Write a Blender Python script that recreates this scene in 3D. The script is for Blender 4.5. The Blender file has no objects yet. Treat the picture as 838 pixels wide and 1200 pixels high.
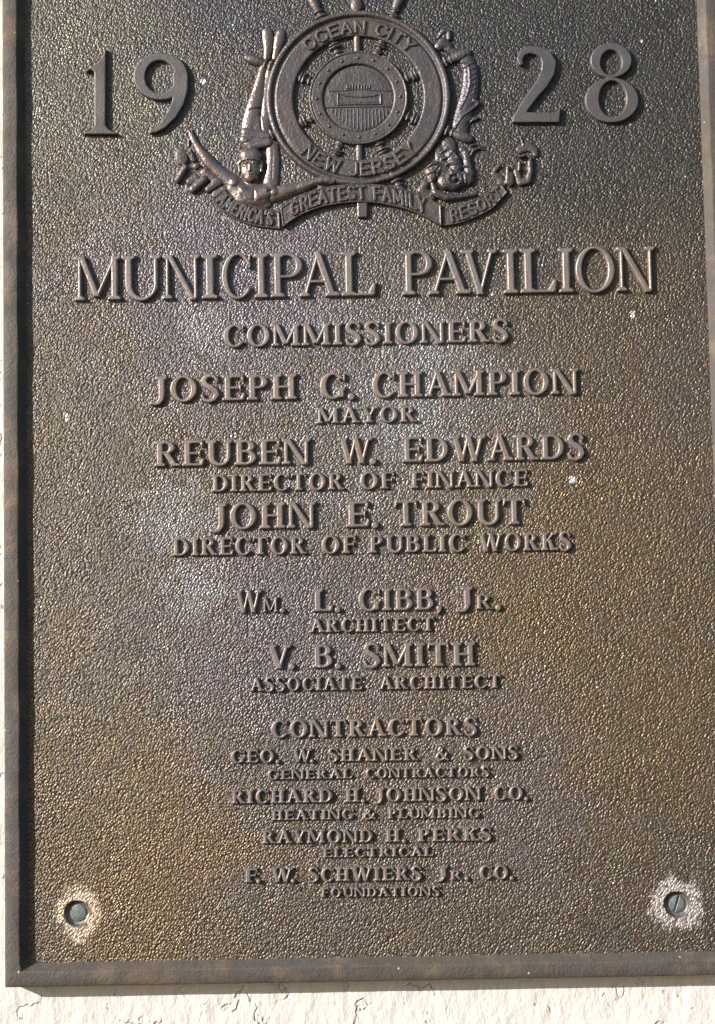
import bpy, math
import numpy as np
from mathutils import Matrix, Vector

# ------------------------------------------------------------------ units
# The plaque's face is the plane y = 0 (x right, z up, -y towards the viewer).
# Everything on it is measured in plaque units of 0.7 mm.
S = 0.0007
scene = bpy.context.scene

# ------------------------------------------------------------------ camera
FOC, PW, PH = 1800.0, 838.0, 1200.0
PITCH, YAW, ROLL = 0.07250637, 0.00939769, 0.0194706


def rotation(p, y, r):
    cx, sx, cy, sy, cr, sr = (math.cos(p), math.sin(p), math.cos(y), math.sin(y), math.cos(r), math.sin(r))
    Rp = np.array([[1, 0, 0], [0, cx, -sx], [0, sx, cx]])
    Ry = np.array([[cy, -sy, 0], [sy, cy, 0], [0, 0, 1]])
    Rr = np.array([[cr, 0, sr], [0, 1, 0], [-sr, 0, cr]])
    return Ry @ Rp @ Rr


R3 = rotation(PITCH, YAW, ROLL)
CAM = -(R3 @ np.array([0, FOC, 0.0]))
cam_data = bpy.data.cameras.new('camera')
cam = bpy.data.objects.new('camera', cam_data)
scene.collection.objects.link(cam)
cam_data.sensor_fit = 'VERTICAL'
cam_data.sensor_height = 36.0
cam_data.lens = FOC / PH * 36.0
cam_data.clip_start = 0.01
cam_data.clip_end = 100.0
m = Matrix.Identity(4)
for i in range(3):
    m[i][0], m[i][1], m[i][2] = R3[i, 0], R3[i, 2], -R3[i, 1]
    m[i][3] = CAM[i] * S
cam.matrix_world = m
scene.camera = cam


def at(x, y):
    """point of the plaque's face that the photograph shows at pixel (x, y), in plaque units"""
    x = np.asarray(x, float)
    y = np.asarray(y, float)
    d = [R3[i, 0] * (x - PW / 2) + R3[i, 1] * FOC - R3[i, 2] * (y - PH / 2) for i in range(3)]
    t = -CAM[1] / d[1]
    return CAM[0] + t * d[0], CAM[2] + t * d[2]


def atp(p):
    u, v = at(p[0], p[1])
    return (float(u), float(v))


# ------------------------------------------------------------------ light
LX, LS = 1.52, 0.70                      # the light runs LX right and LS down for each unit into the wall
to_sun = Vector((-LX, -1.0, LS)).normalized()
sun_data = bpy.data.lights.new('sun', 'SUN')
sun_data.energy = 4.5
sun_data.angle = math.radians(0.53)
sun_data.color = (1.0, 0.965, 0.915)
sun = bpy.data.objects.new('sun', sun_data)
scene.collection.objects.link(sun)
sun.location = to_sun * 5
sun.rotation_euler = (-to_sun).to_track_quat('-Z', 'Y').to_euler()

world = bpy.data.worlds.new('World')
scene.world = world
world.use_nodes = True
wn = world.node_tree
sky = wn.nodes.new('ShaderNodeTexSky')
sky.sky_type = 'NISHITA'
sky.sun_disc = False
sky.sun_elevation = math.asin(to_sun.z)
sky.sun_rotation = math.atan2(to_sun.x, to_sun.y)
bg = wn.nodes['Background']
wn.links.new(sky.outputs[0], bg.inputs[0])
bg.inputs[1].default_value = 0.085

scene.view_settings.view_transform = 'Standard'
scene.view_settings.look = 'None'
scene.view_settings.exposure = 0.55
scene.view_settings.gamma = 1.0


# ------------------------------------------------------------------ materials
class NT:
    def __init__(self, name):
        self.mat = bpy.data.materials.new(name)
        self.mat.use_nodes = True
        self.t = self.mat.node_tree
        self.bsdf = self.t.nodes['Principled BSDF']
        tc = self.t.nodes.new('ShaderNodeTexCoord')
        sc = self.t.nodes.new('ShaderNodeVectorMath')
        sc.operation = 'SCALE'
        sc.inputs['Scale'].default_value = 1.0 / S
        self.t.links.new(tc.outputs['Object'], sc.inputs[0])
        self.co = sc.outputs[0]          # position in plaque units

    def link(self, a, b):
        if hasattr(a, 'is_output'):
            self.t.links.new(a, b)
        else:
            b.default_value = a

    def mapping(self, v, scale=(1, 1, 1), rot=(0, 0, 0), loc=(0, 0, 0)):
        n = self.t.nodes.new('ShaderNodeMapping')
        self.link(v, n.inputs['Vector'])
        n.inputs['Scale'].default_value = scale
        n.inputs['Rotation'].default_value = rot
        n.inputs['Location'].default_value = loc
        return n.outputs[0]

    def noise(self, v, scale, detail=2.0, rough=0.5, dist=0.0, color=False):
        n = self.t.nodes.new('ShaderNodeTexNoise')
        self.link(v, n.inputs['Vector'])
        n.inputs['Scale'].default_value = scale
        n.inputs['Detail'].default_value = detail
        n.inputs['Roughness'].default_value = rough
        n.inputs['Distortion'].default_value = dist
        return n.outputs['Color' if color else 'Fac']

    def voronoi(self, v, scale, feature='F1', out='Distance', rand=1.0):
        n = self.t.nodes.new('ShaderNodeTexVoronoi')
        n.feature = feature
        self.link(v, n.inputs['Vector'])
        n.inputs['Scale'].default_value = scale
        n.inputs['Randomness'].default_value = rand
        return n.outputs[out]

    def math(self, op, a, b=0.0, c=0.0, clamp=False):
        n = self.t.nodes.new('ShaderNodeMath')
        n.operation = op
        n.use_clamp = clamp
        self.link(a, n.inputs[0])
        self.link(b, n.inputs[1])
        self.link(c, n.inputs[2])
        return n.outputs[0]

    def ramp(self, f, lo, hi, a=0.0, b=1.0):
        n = self.t.nodes.new('ShaderNodeMapRange')
        n.interpolation_type = 'SMOOTHSTEP'
        self.link(f, n.inputs['Value'])
        n.inputs['From Min'].default_value = lo
        n.inputs['From Max'].default_value = hi
        n.inputs['To Min'].default_value = a
        n.inputs['To Max'].default_value = b
        return n.outputs[0]

    def mix(self, f, a, b, mode='MIX'):
        n = self.t.nodes.new('ShaderNodeMix')
        n.data_type = 'RGBA'
        n.blend_type = mode
        self.link(f, n.inputs['Factor'])
        for s, v in ((n.inputs[6], a), (n.inputs[7], b)):
            if hasattr(v, 'is_output'):
                self.link(v, s)
            else:
                s.default_value = (*v, 1.0)
        return n.outputs[2]

    def bump(self, h, dist, strength=1.0, normal=None):
        n = self.t.nodes.new('ShaderNodeBump')
        n.inputs['Strength'].default_value = strength
        n.inputs['Distance'].default_value = dist
        self.link(h, n.inputs['Height'])
        if normal is not None:
            self.link(normal, n.inputs['Normal'])
        return n.outputs[0]

    def near(self, p, r, soft, wob=None):
        """1 inside the circle of radius r round plaque point p, fading out over soft"""
        n = self.t.nodes.new('ShaderNodeVectorMath')
        n.operation = 'DISTANCE'
        self.link(self.co, n.inputs[0])
        n.inputs[1].default_value = (p[0], 0, p[1])
        d = n.outputs['Value']
        if wob is not None:
            d = self.math('ADD', d, wob)
        return self.ramp(d, r, r + soft, 1.0, 0.0)

    def out(self, color=None, metal=None, rough=None, normal=None, spec=None):
        for k, v in (('Base Color', color), ('Metallic', metal), ('Roughness', rough), ('Normal', normal), ('Specular IOR Level', spec)):
            if v is not None:
                if isinstance(v, tuple):
                    v = (*v, 1.0)
                self.link(v, self.bsdf.inputs[k])
        return self.mat


HOLES = [atp((90.2, 1070.5)), atp((793.5, 1060.0))]


def patina(n, dark=1.0):
    """slow blotches of the bronze's patina: brown, orange brown, violet grey, blue black, olive"""
    c = n.mix(n.ramp(n.noise(n.co, 0.0045, 3, 0.55), 0.42, 0.62), (.185, .155, .125), (.165, .15, .148))
    c = n.mix(n.ramp(n.noise(n.mapping(n.co, loc=(310, 0, 90)), 0.011, 4, 0.6), 0.5, 0.7, 0, .55), c, (.24, .165, .10))
    c = n.mix(n.ramp(n.noise(n.mapping(n.co, loc=(-90, 0, 730)), 0.007, 4, 0.6), 0.5, 0.7, 0, .6), c, (.165, .14, .165))
    c = n.mix(n.ramp(n.noise(n.mapping(n.co, loc=(700, 0, -330)), 0.009, 4, 0.6), 0.52, 0.72, 0, .6), c, (.11, .12, .125))
    if dark != 1.0:
        c = n.mix(1.0, c, (dark, dark, dark), 'MULTIPLY')
    return c


PEB_ROT, PEB_STRETCH, PEB_H, PANEL_ROUGH, PANEL_METAL = -35.0, 0.60, 1.02, 0.385, 0.55


def mat_panel():
    n = NT('stippled bronze')
    c = n.mix(.45, patina(n, .58), (.112, .090, .066))
    # larger stains, and darker tones along the top, with places of their own
    wob = n.math('MULTIPLY', n.math('SUBTRACT', n.noise(n.co, 0.012, 4, 0.6), 0.5), 380.0)
    wob = n.math('ADD', wob, n.math('MULTIPLY', n.math('SUBTRACT', n.noise(n.co, 0.038, 4, 0.65), 0.5), 230.0))
    for p, r, s, col, k in (((680, 620), 40, 300, (.15, .101, .054), .65), ((160, 1010), 20, 220, (.148, .098, .05), .65), ((60, 930), 10, 130, (.108, .084, .058), .6),
                            ((720, 880), 20, 300, (.145, .099, .054), .65), ((770, 320), 10, 150, (.15, .10, .055), .5), ((290, 330), 30, 230, (.135, .12, .145), .65),
                            ((480, 490), 30, 200, (.155, .148, .15), .6), ((330, 720), 30, 200, (.13, .112, .132), .5), ((590, 930), 10, 160, (.13, .115, .125), .5),
                            ((560, -60), 100, 350, (.05, .052, .055), .75), ((790, 110), 60, 330, (.055, .053, .05), .65),
                            ((90, 60), 30, 220, (.125, .123, .10), .5), ((290, 0), 10, 190, (.06, .062, .078), .6)):
        c = n.mix(n.math('MULTIPLY', n.near(atp(p), r, s, wob), k), c, col)
    # pale bloom (rubbed, chalky) patches
    bl = n.ramp(n.noise(n.mapping(n.co, loc=(40, 0, 900)), 0.016, 5, 0.7), 0.57, 0.76, 0, .38)
    for p, r, s in (((205, 610), 10, 60), ((500, 410), 10, 70), ((230, 690), 5, 50), ((480, 490), 10, 60), ((240, 385), 5, 40)):
        bl = n.math('MAXIMUM', bl, n.math('MULTIPLY', n.near(atp(p), r, s, n.math('MULTIPLY', n.math('SUBTRACT', n.noise(n.co, 0.05, 3, 0.7), 0.5), 160.0)), .5))
    c = n.mix(bl, c, (.22, .215, .22))
    # per-pebble tint
    st = n.mapping(n.co, scale=(1, 1, 1), rot=(0, math.radians(PEB_ROT), 0))
    st2 = n.mapping(st, scale=(1.0, 1.0, PEB_STRETCH))
    tint = n.noise(st2, 0.34, 1, 0.5, color=True)
    c = n.mix(0.4, c, tint, 'OVERLAY')
    # worn bright rings round the screw holes
    w2 = n.math('MULTIPLY', n.math('SUBTRACT', n.noise(n.co, 0.035, 5, 0.7), 0.5), 62.0)
    worn = n.math('MAXIMUM', n.math('MULTIPLY', n.near(HOLES[0], 22, 12, w2), .85), n.near(HOLES[1], 25, 9, w2))
    # pebbled relief
    p1 = n.noise(st2, 0.85, 0.4, 0.4, 0.1)
    p2 = n.math('POWER', n.voronoi(st2, 0.46, 'F1', rand=.85), 1.7)
    h = n.math('ADD', n.math('MULTIPLY', p1, .45), n.math('MULTIPLY', p2, -1.15))
    h = n.math('ADD', h, n.math('MULTIPLY', n.noise(n.co, 1.1, 1), .18))
    c = n.mix(n.math('MULTIPLY', worn, n.ramp(h, -.5, .0, .25, 1.0)), c, n.mix(n.near(HOLES[0], 60, 10), (.56, .49, .47), (.60, .48, .36)))
    nrm = n.bump(h, PEB_H * S)
    # stray bare specks
    sp = n.voronoi(n.co, 0.055, 'F1')
    spm = n.math('MULTIPLY', n.ramp(sp, 0.03, 0.07, 1, 0), n.ramp(n.noise(n.co, 0.03, 2), .55, .6))
    c = n.mix(n.math('MULTIPLY', spm, .8), c, (.7, .68, .64))
    sp = n.voronoi(n.mapping(n.co, loc=(31, 17, 55)), 0.10, 'F1')
    spm = n.math('MULTIPLY', n.ramp(sp, 0.06, 0.11, 1, 0), n.ramp(n.noise(n.mapping(n.co, loc=(5, 0, 400)), 0.02, 3), .53, .6))
    c = n.mix(n.math('MULTIPLY', spm, .9), c, (.72, .70, .66))
    for p, r, s in (((741, 366), 1.6, 1.2), ((741.5, 370), 1.8, 1.2), ((78, 487), 1.6, 1.2), ((78, 492), 1.2, 1.0), ((577, 345), 1.0, 1.0), ((238, 95), 1.4, 2.5), ((671, 562), 2, 4), ((752, 48), 1.2, 1.0)):
        c = n.mix(n.near(atp(p), r, s), c, (.75, .75, .74))
    rough = n.math('ADD', n.ramp(n.noise(n.co, 0.02, 3), .3, .7, PANEL_ROUGH - .05, PANEL_ROUGH + .07), n.math('MULTIPLY', worn, .1))
    return n.out(c, PANEL_METAL, rough, nrm)




def mat_cast(name, tone=1.0, rough=0.42, orange=0.0, fine=0.5, metal=0.7, cast=(.165, .15, .15)):
    n = NT(name)
    c = patina(n, tone)
    if orange:
        c = n.mix(n.ramp(n.noise(n.mapping(n.co, loc=(13, 5, 60)), 0.022, 5, 0.65), 0.50, 0.66, 0, orange), c, (.34, .23, .13))
    c = n.mix(0.22, c, n.noise(n.co, 0.22, 2, 0.6, color=True), 'OVERLAY')
    c = n.mix(.45, c, tuple(v * tone for v in cast))
    sp = n.voronoi(n.mapping(n.co, loc=(7, 3, 5)), 0.05, 'F1')
    spm = n.math('MULTIPLY', n.ramp(sp, 0.04, 0.08, 1, 0), n.ramp(n.noise(n.co, 0.03, 2), .52, .58))
    c = n.mix(n.math('MULTIPLY', spm, .8), c, (.7, .66, .6))
    h = n.math('ADD', n.noise(n.co, 0.35, 2, 0.6), n.math('MULTIPLY', n.noise(n.co, 0.07, 2, 0.5), 1.2))
    r = n.ramp(n.noise(n.co, 0.04, 3), .3, .7, rough - .06, rough + .1)
    return n.out(c, metal, r, n.bump(h, fine * S))


def mat_screw(name, col, rough):
    n = NT(name)
    c = n.mix(n.ramp(n.noise(n.co, 0.12, 4, .6), .35, .65), col, tuple(v * .7 for v in col))
    return n.out(c, 0.35, rough, n.bump(n.noise(n.co, 0.4, 3, .6), .5 * S))


def mat_wall():
    n = NT('white stucco paint')
    c = n.mix(n.ramp(n.noise(n.co, 0.006, 4, .6), .35, .65), (.70, .685, .625), (.74, .69, .655))
    vm = n.mapping(n.co, scale=(1, 1, .6))
    wv = n.t.nodes.new('ShaderNodeVectorMath')
    wv.operation = 'MULTIPLY_ADD'
    n.link(n.noise(n.co, 0.05, 2, .5, color=True), wv.inputs[0])
    wv.inputs[1].default_value = (30, 30, 30)
    n.link(vm, wv.inputs[2])
    crack = n.ramp(n.voronoi(wv.outputs[0], 0.022, 'DISTANCE_TO_EDGE'), 0.0, 0.05, 1, 0)
    crack = n.math('MULTIPLY', crack, n.ramp(n.noise(n.co, 0.02, 3), .56, .66))
    pits = n.math('MULTIPLY', n.ramp(n.voronoi(wv.outputs[0], 0.10, 'F1'), .1, .25, 1, 0), n.ramp(n.noise(n.co, 0.03, 2), .53, .66))
    mark = n.math('MAXIMUM', crack, pits)
    c = n.mix(n.math('MULTIPLY', mark, .34), c, (.56, .47, .38))
    h = n.math('ADD', n.noise(n.mapping(n.co, scale=(1, 1, .55)), 0.05, 5, .6), n.math('MULTIPLY', mark, -.35))
    return n.out(c, 0.0, 0.85, n.bump(h, 4.2 * S), 0.3)


M_PANEL = mat_panel()
M_FRAME = mat_cast('bronze border', .6, 0.7, 0.45, 0.8, .25, (.165, .14, .125))
M_LETTER = mat_cast('bronze lettering', 1.6, 0.42, 0.0, 0.5, .55, (.185, .153, .145))
M_NUMERAL = mat_cast('bronze numerals', .9, 0.44, 0.0, 0.4, .6, (.16, .15, .16))
M_HOLE = mat_cast('worn bronze of the screw holes', 1.5, 0.4, 0.0, 0.5)
M_SEAL = mat_cast('bronze seal', 0.78, 0.43, 0.0, 0.8, .65, (.165, .145, .155))
M_FIGURE = mat_cast('bronze figure', 1.15, 0.33, 0.0, 0.6, .75, (.20, .155, .15))
def mat_fish():
    M = mat_cast('bronze scales', .72, 0.40, 0.0, 0.4, .7, (.155, .14, .165))
    t = M.node_tree
    v = t.nodes.new('ShaderNodeTexVoronoi')
    v.inputs['Scale'].default_value = .34
    t.links.new([q for q in t.nodes if q.bl_idname == 'ShaderNodeVectorMath'][0].outputs[0], v.inputs['Vector'])
    b = t.nodes.new('ShaderNodeBump')
    b.invert = True
    b.inputs['Distance'].default_value = .45 * S
    t.links.new(v.outputs['Distance'], b.inputs['Height'])
    bs = t.nodes['Principled BSDF']
    t.links.new(bs.inputs['Normal'].links[0].from_socket, b.inputs['Normal'])
    t.links.new(b.outputs[0], bs.inputs['Normal'])
    return M


M_FISH = mat_fish()
M_SCREW = mat_screw('grey screw', (.25, .27, .265), .5)
M_WALL = mat_wall()


# ------------------------------------------------------------------ mesh helpers
def link(name, me, mat, parent=None):
    me.materials.append(mat)
    o = bpy.data.objects.new(name, me)
    scene.collection.objects.link(o)
    if parent is not None:
        o.parent = parent
        o.matrix_parent_inverse = parent_inv[parent.name]
    return o


parent_inv = {}


def remember(o, mat=None):
    parent_inv[o.name] = (mat or Matrix.Identity(4)).inverted()


def mesh_from(verts, faces, smooth=True):
    me = bpy.data.meshes.new('mesh')
    nv, nf = len(verts), len(faces)
    me.vertices.add(nv)
    me.vertices.foreach_set('co', np.asarray(verts, np.float32).ravel())
    me.loops.add(nf * 4)
    me.loops.foreach_set('vertex_index', np.asarray(faces, np.int32).ravel())
    me.polygons.add(nf)
    me.polygons.foreach_set('loop_start', np.arange(0, nf * 4, 4, dtype=np.int32))
    me.polygons.foreach_set('use_smooth', np.full(nf, smooth, dtype=bool))
    me.update(calc_edges=True)
    me.validate()
    return me


def relief_data(fn, box, cell, base):
    """cast relief over box (u0, v0, u1, v1): fn(U, V) -> signed distance to the outline, height"""
    u0, v0, u1, v1 = box
    us = np.arange(u0 - 3 * cell, u1 + 3.01 * cell, cell)
    vs = np.arange(v0 - 3 * cell, v1 + 3.01 * cell, cell)
    U, V = np.meshgrid(us, vs)
    sd, z = fn(U, V)
    gv, gu = np.gradient(sd, cell)
    gl = np.maximum(np.hypot(gu, gv), 0.3)
    edge = sd > -0.3 * cell
    mv = np.where(edge, np.clip(sd, -cell, 1.3 * cell), 0.0)
    U2, V2 = U - mv * gu / gl ** 2, V - mv * gv / gl ** 2
    z = np.where(edge, base, z)
    ins = sd < 0
    keep = ins[:-1, :-1] | ins[1:, :-1] | ins[:-1, 1:] | ins[1:, 1:]
    idx = np.arange(U.size).reshape(U.shape)
    q = np.stack([idx[:-1, :-1], idx[:-1, 1:], idx[1:, 1:], idx[1:, :-1]], -1)[keep]
    used = np.unique(q)
    new = np.full(U.size, -1)
    new[used] = np.arange(len(used))
    P = np.stack([U2.ravel()[used] * S, -z.ravel()[used] * S, V2.ravel()[used] * S], -1)
    return P, new[q]


def join(parts):
    Vs, Fs, k = [], [], 0
    for v, f in parts:
        if len(f):
            Vs.append(v)
            Fs.append(f + k)
            k += len(v)
    return np.concatenate(Vs), np.concatenate(Fs)


def relief(name, fn, box, cell, mat, parent, base=-1.3):
    return link(name, mesh_from(*relief_data(fn, box, cell, base)), mat, parent)


# signed distances ---------------------------------------------------
def sd_poly(U, V, pts):
    p = np.asarray(pts, float)
    d = np.full(U.shape, 1e9)
    inside = np.zeros(U.shape, bool)
    for (x0, y0), (x1, y1) in zip(p, np.roll(p, -1, 0)):
        ex, ey = x1 - x0, y1 - y0
        L = ex * ex + ey * ey
        if L < 1e-12:
            continue
        t = np.clip(((U - x0) * ex + (V - y0) * ey) / L, 0, 1)
        d = np.minimum(d, (U - x0 - t * ex) ** 2 + (V - y0 - t * ey) ** 2)
        if y0 != y1:
            inside ^= ((y0 > V) != (y1 > V)) & (U < (x1 - x0) * (V - y0) / (y1 - y0) + x0)
    d = np.sqrt(d)
    return np.where(inside, -d, d)


def sd_stroke(U, V, pts):
    d = np.full(U.shape, 1e9)
    if len(pts) == 1:
        return np.hypot(U - pts[0][0], V - pts[0][1]) - pts[0][2]
    for (x0, y0, r0), (x1, y1, r1) in zip(pts[:-1], pts[1:]):
        ex, ey = x1 - x0, y1 - y0
        t = np.clip(((U - x0) * ex + (V - y0) * ey) / max(ex * ex + ey * ey, 1e-9), 0, 1)
        d = np.minimum(d, np.hypot(U - x0 - t * ex, V - y0 - t * ey) - (r0 + t * (r1 - r0)))
    return d


def sd_items(U, V, items):
    sd = np.full(U.shape, 1e9)
    for it in items:
        if it[0] == 'p':
            s = sd_poly(U, V, it[1])
        elif it[0] == 'r':
            s = np.maximum(sd_poly(U, V, it[1]), -sd_poly(U, V, it[2]))
            for c in it[3:]:
                s = np.maximum(s, -sd_poly(U, V, c))
        else:
            s = sd_stroke(U, V, it[1])
        sd = np.minimum(sd, s)
    return sd


def map_items(items, f, k):
    """glyph items through the point map f; stroke radii times k"""
    res = []
    for it in items:
        if it[0] == 's':
            res.append(('s', [(*f(x, y), r * k) for x, y, r in it[1]]))
        else:
            res.append((it[0],) + tuple([f(x, y) for x, y in c] for c in it[1:]))
    return res


def items_box(items):
    xs, ys = [], []
    for it in items:
        if it[0] == 's':
            for x, y, r in it[1]:
                xs += [x - r, x + r]
                ys += [y - r, y + r]
        else:
            for x, y in it[1]:
                xs.append(x)
                ys.append(y)
    return min(xs), min(ys), max(xs), max(ys)


def letter_data(items, h, cell, z0=0.0, base=-1.3, rr=None):
    rr = rr or 0.42 * h

    def fn(U, V):
        sd = sd_items(U, V, items)
        t = np.clip(-sd / rr, 0, 1)
        return sd, z0 + h * np.sqrt(1 - (1 - t) ** 2 * 0.85)
    return relief_data(fn, items_box(items), cell, base)


# ------------------------------------------------------------------ Roman capitals
def ell(cx, cy, rx, ry, a0=0, a1=360, n=36):
    return [(cx + rx * math.cos(math.radians(a0 + (a1 - a0) * i / n)), cy + ry * math.sin(math.radians(a0 + (a1 - a0) * i / n)))
            for i in range(n + (0 if a1 - a0 == 360 else 1))]


def glyph(ch, t, n):
    sl, st = 0.085, n * 0.85

    def srf(x, w, y, d, l=1.0, r=1.0):
        b = st + .05
        a, c = x - w / 2, x + w / 2
        return ('p', [(a - sl * l, y), (c + sl * r, y), (c + sl * r, y + d * st), (c + .01 * r, y + d * b), (a - .01 * l, y + d * b), (a - sl * l, y + d * st)])

    def bar(x0, y0, x1, y1):
        return ('p', [(x0, y0), (x1, y0), (x1, y1), (x0, y1)])

    def stem(x, w=t, y0=0, y1=1, top=True, bot=True):
        r = [bar(x - w / 2, y0, x + w / 2, y1)]
        if bot:
            r.append(srf(x, w, y0, 1))
        if top:
            r.append(srf(x, w, y1, -1))
        return r

    def diag(xb, xt, w, y0=0, y1=1):
        return ('p', [(xb - w / 2, y0), (xb + w / 2, y0), (xt + w / 2, y1), (xt - w / 2, y1)])

    def bowl(x0, xm, y0, y1, x1, tt=t, nn=n):
        cy, ry = (y0 + y1) / 2, (y1 - y0) / 2
        o = [(x0, y0)] + ell(xm, cy, x1 - xm, ry, -90, 90, 20) + [(x0, y1)]
        i = [(x0, y0 + nn)] + ell(xm, cy, x1 - xm - tt, ry - nn, -90, 90, 20) + [(x0, y1 - nn)]
        return ('r', o, i)
    a = sl + t / 2
    if ch == 'I':
        return stem(a), 2 * a
    if ch == 'H':
        W = .92
        return stem(a) + stem(W - a) + [bar(a, .5 - n / 2, W - a, .5 + n / 2)], W
    if ch == 'A':
        W = .95
        return [diag(.15, .47, n * 1.1), diag(W - .17, .44, t * 1.05), bar(.24, .3, .68, .3 + n), srf(.15, n, 0, 1), srf(W - .17, t, 0, 1),
                ('p', [(.36, .96), (.44 + t / 2, .96), (.46, 1.05)])], W
    if ch == 'V':
        W = .92
        return [diag(.48, .17, t * 1.05, -.02), diag(.46, W - .15, n * 1.1, -.02), srf(.17, t, 1, -1), srf(W - .15, n, 1, -1)], W
    if ch == 'W':
        W = 1.3
        return [diag(.42, .16, t * 1.05, -.02), diag(.40, .68, n * 1.1, -.02), diag(.90, .65, t * 1.05, -.02), diag(.88, W - .13, n * 1.1, -.02),
                srf(.16, t, 1, -1), srf(W - .13, n, 1, -1)], W
    if ch == 'M':
        W = 1.14
        return stem(.13, n * 1.15, top=False) + stem(W - a, t, top=False) + [diag(.55, .17, t, 0.08), diag(.54, W - a + t * .2, n * 1.15, 0.08),
                                                                            srf(.12, n * 1.1, 1, -1, 1, 0), srf(W - a, t, 1, -1, 0, 1)], W
    if ch == 'N':
        W = .96
        return stem(.13, n * 1.15, top=False) + stem(W - .13, n * 1.15, bot=False) + [diag(W - .18, .17, t, -.03), srf(.13, n, 1, -1, 1, .3)], W
    if ch == 'O':
        W = .98
        return [('r', ell(W / 2, .5, W / 2 - .02, .53), ell(W / 2, .5, W / 2 - .02 - t, .53 - n))], W
    if ch in 'CG':
        W = .88 if ch == 'C' else .94
        cut = [(.50, .30 if ch == 'C' else .45), (1.3, .22 if ch == 'C' else .45), (1.3, .78), (.50, .70)]
        cut = [(.56, .26), (1.3, .18), (1.3, .76), (.56, .70)]
        r = [('r', ell(.48, .5, .46, .53), ell(.50, .5, .46 - t, .53 - n), cut)]
        xe = W - .06
        r.append(('p', [(xe - .045, .66), (xe + .035, .66), (xe + .035, .98), (xe - .045, .93)]))
        if ch == 'G':
            r += [bar(W - .06 - t, .04, W - .06, .44), srf(W - .06 - t / 2, t, .46, -1, 1, .6)]
        else:
            r.append(('s', [(xe - .03, .24, .04), (xe - .09, .13, .05), (xe - .2, .04, .05)]))
        return r, W
    if ch == 'D':
        W = .93
        return stem(a) + [bowl(a - t / 2, .42, 0, 1, W - .02)], W
    if ch in 'PRB':
        W = {'P': .76, 'R': .9, 'B': .8}[ch]
        yb = {'P': .42, 'R': .46, 'B': .47}[ch]
        r = stem(a) + [bowl(a - t / 2, .40, yb, 1, .74)]
        if ch == 'B':
            r.append(bowl(a - t / 2, .42, 0, yb + n, .79))
        if ch == 'R':
            r += [diag(.74, .42, t * 1.1, 0, yb + n / 2), ('p', [(.66, 0), (.93, 0), (.93, st), (.78, st + .04)])]
        return r, W
    if ch in 'EFL':
        W = {'E': .78, 'F': .74, 'L': .74}[ch]
        r = stem(a)
        x = W - .03
        if ch in 'EF':
            r += [bar(a, 1 - n, x, 1), ('p', [(x - .06, .72), (x + .02, .72), (x + .02, 1), (x - .13, 1 - n)]),
                  bar(a, .5 - n / 2, x - .14, .5 + n / 2), ('p', [(x - .14, .36), (x - .08, .36), (x - .08, .64), (x - .14, .64), (x - .19, .5)])]
        if ch in 'EL':
            r += [bar(a, 0, x, n), ('p', [(x - .06 + .03, .31), (x + .05, .31), (x + .02, 0), (x - .15, n)])]
        return r, W
    if ch == 'T':
        W = .86
        return stem(W / 2, top=False) + [bar(.03, 1 - n, W - .03, 1), ('p', [(.0, .70), (.07, .70), (.15, 1 - n), (.04, 1)]),
                                         ('p', [(W, .70), (W - .07, .70), (W - .15, 1 - n), (W - .04, 1)])], W
    if ch == 'U':
        W = .92
        o = [(a - t / 2, .9)] + ell(W / 2, .36, W / 2 - a + t / 2, .39, 180, 360, 22) + [(W - a + t / 2, .9)]
        xr = W - .13
        o = [(a - t / 2, .6)] + ell((a - t / 2 + xr + n * .58) / 2, .36, (xr + n * .58 - a + t / 2) / 2, .39, 180, 360, 22) + [(xr + n * .58, .6)]
        x0, x1 = a + t / 2, xr - n * .58
        i = [(x0, .7)] + ell((x0 + x1) / 2, .36, (x1 - x0) / 2, .39 - n * 1.2, 180, 360, 22) + [(x1, .7)]
        return stem(a, y0=.33, bot=False) + stem(xr, n * 1.15, y0=.33, bot=False) + [('r', o, i)], W
    if ch == 'J':
        W = .58
        xs = W - a
        return stem(xs, y0=.2, bot=False) + [('s', [(xs, .24, t / 2), (xs - .02, .12, t / 2), (xs - .1, .0, t * .46), (xs - .22, -.05, t * .36), (xs - .34, -.02, t * .4)])], W
    if ch == 'K':
        W = .92
        return stem(a) + [diag(.25, .72, n * 1.15, .4, 1), ('p', [(.36, .56), (.36 + t * .8, .66), (.82, 0), (.82 - t * 1.15, 0)]),
                          srf(.72, n, 1, -1), srf(.77, t, 0, 1)], W
    if ch == 'Y':
        W = .88
        return stem(W / 2, y1=.48, top=False) + [diag(.44, .17, t, .4), diag(.45, W - .14, n * 1.15, .4), srf(.17, t, 1, -1), srf(W - .14, n, 1, -1)], W
    if ch == 'S':
        W = .70
        k, q = t * .52, n * .55
        return [('s', [(.60, .80, q), (.52, .93, q), (.36, .985, q * 1.05), (.2, .92, k * .85), (.14, .77, k), (.22, .62, k), (.38, .52, k * 1.1), (.52, .40, k * 1.05),
                       (.57, .25, k), (.49, .09, k * .8), (.33, .015, q * 1.1), (.17, .06, q), (.09, .22, q)]),
                ('p', [(.57, .70), (.64, .70), (.64, .99), (.57, .9)]), ('p', [(.06, .31), (.13, .31), (.13, .1), (.06, .01)])], W
    if ch == '&':
        W = .95
        k, q = t * .5, n * .6
        return [('s', [(.88, .06, k * .8), (.68, .2, k), (.4, .55, k), (.27, .78, k * .8), (.38, .96, q), (.52, .84, q), (.44, .66, q), (.2, .44, k), (.13, .24, k), (.28, .04, q * 1.2), (.52, .08, q), (.7, .28, q), (.78, .48, q)]),
                bar(.68, .45, .92, .45 + st)], W
    if ch == '.':
        return [('s', [(.12, .08, t * .62)])], .24
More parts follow.
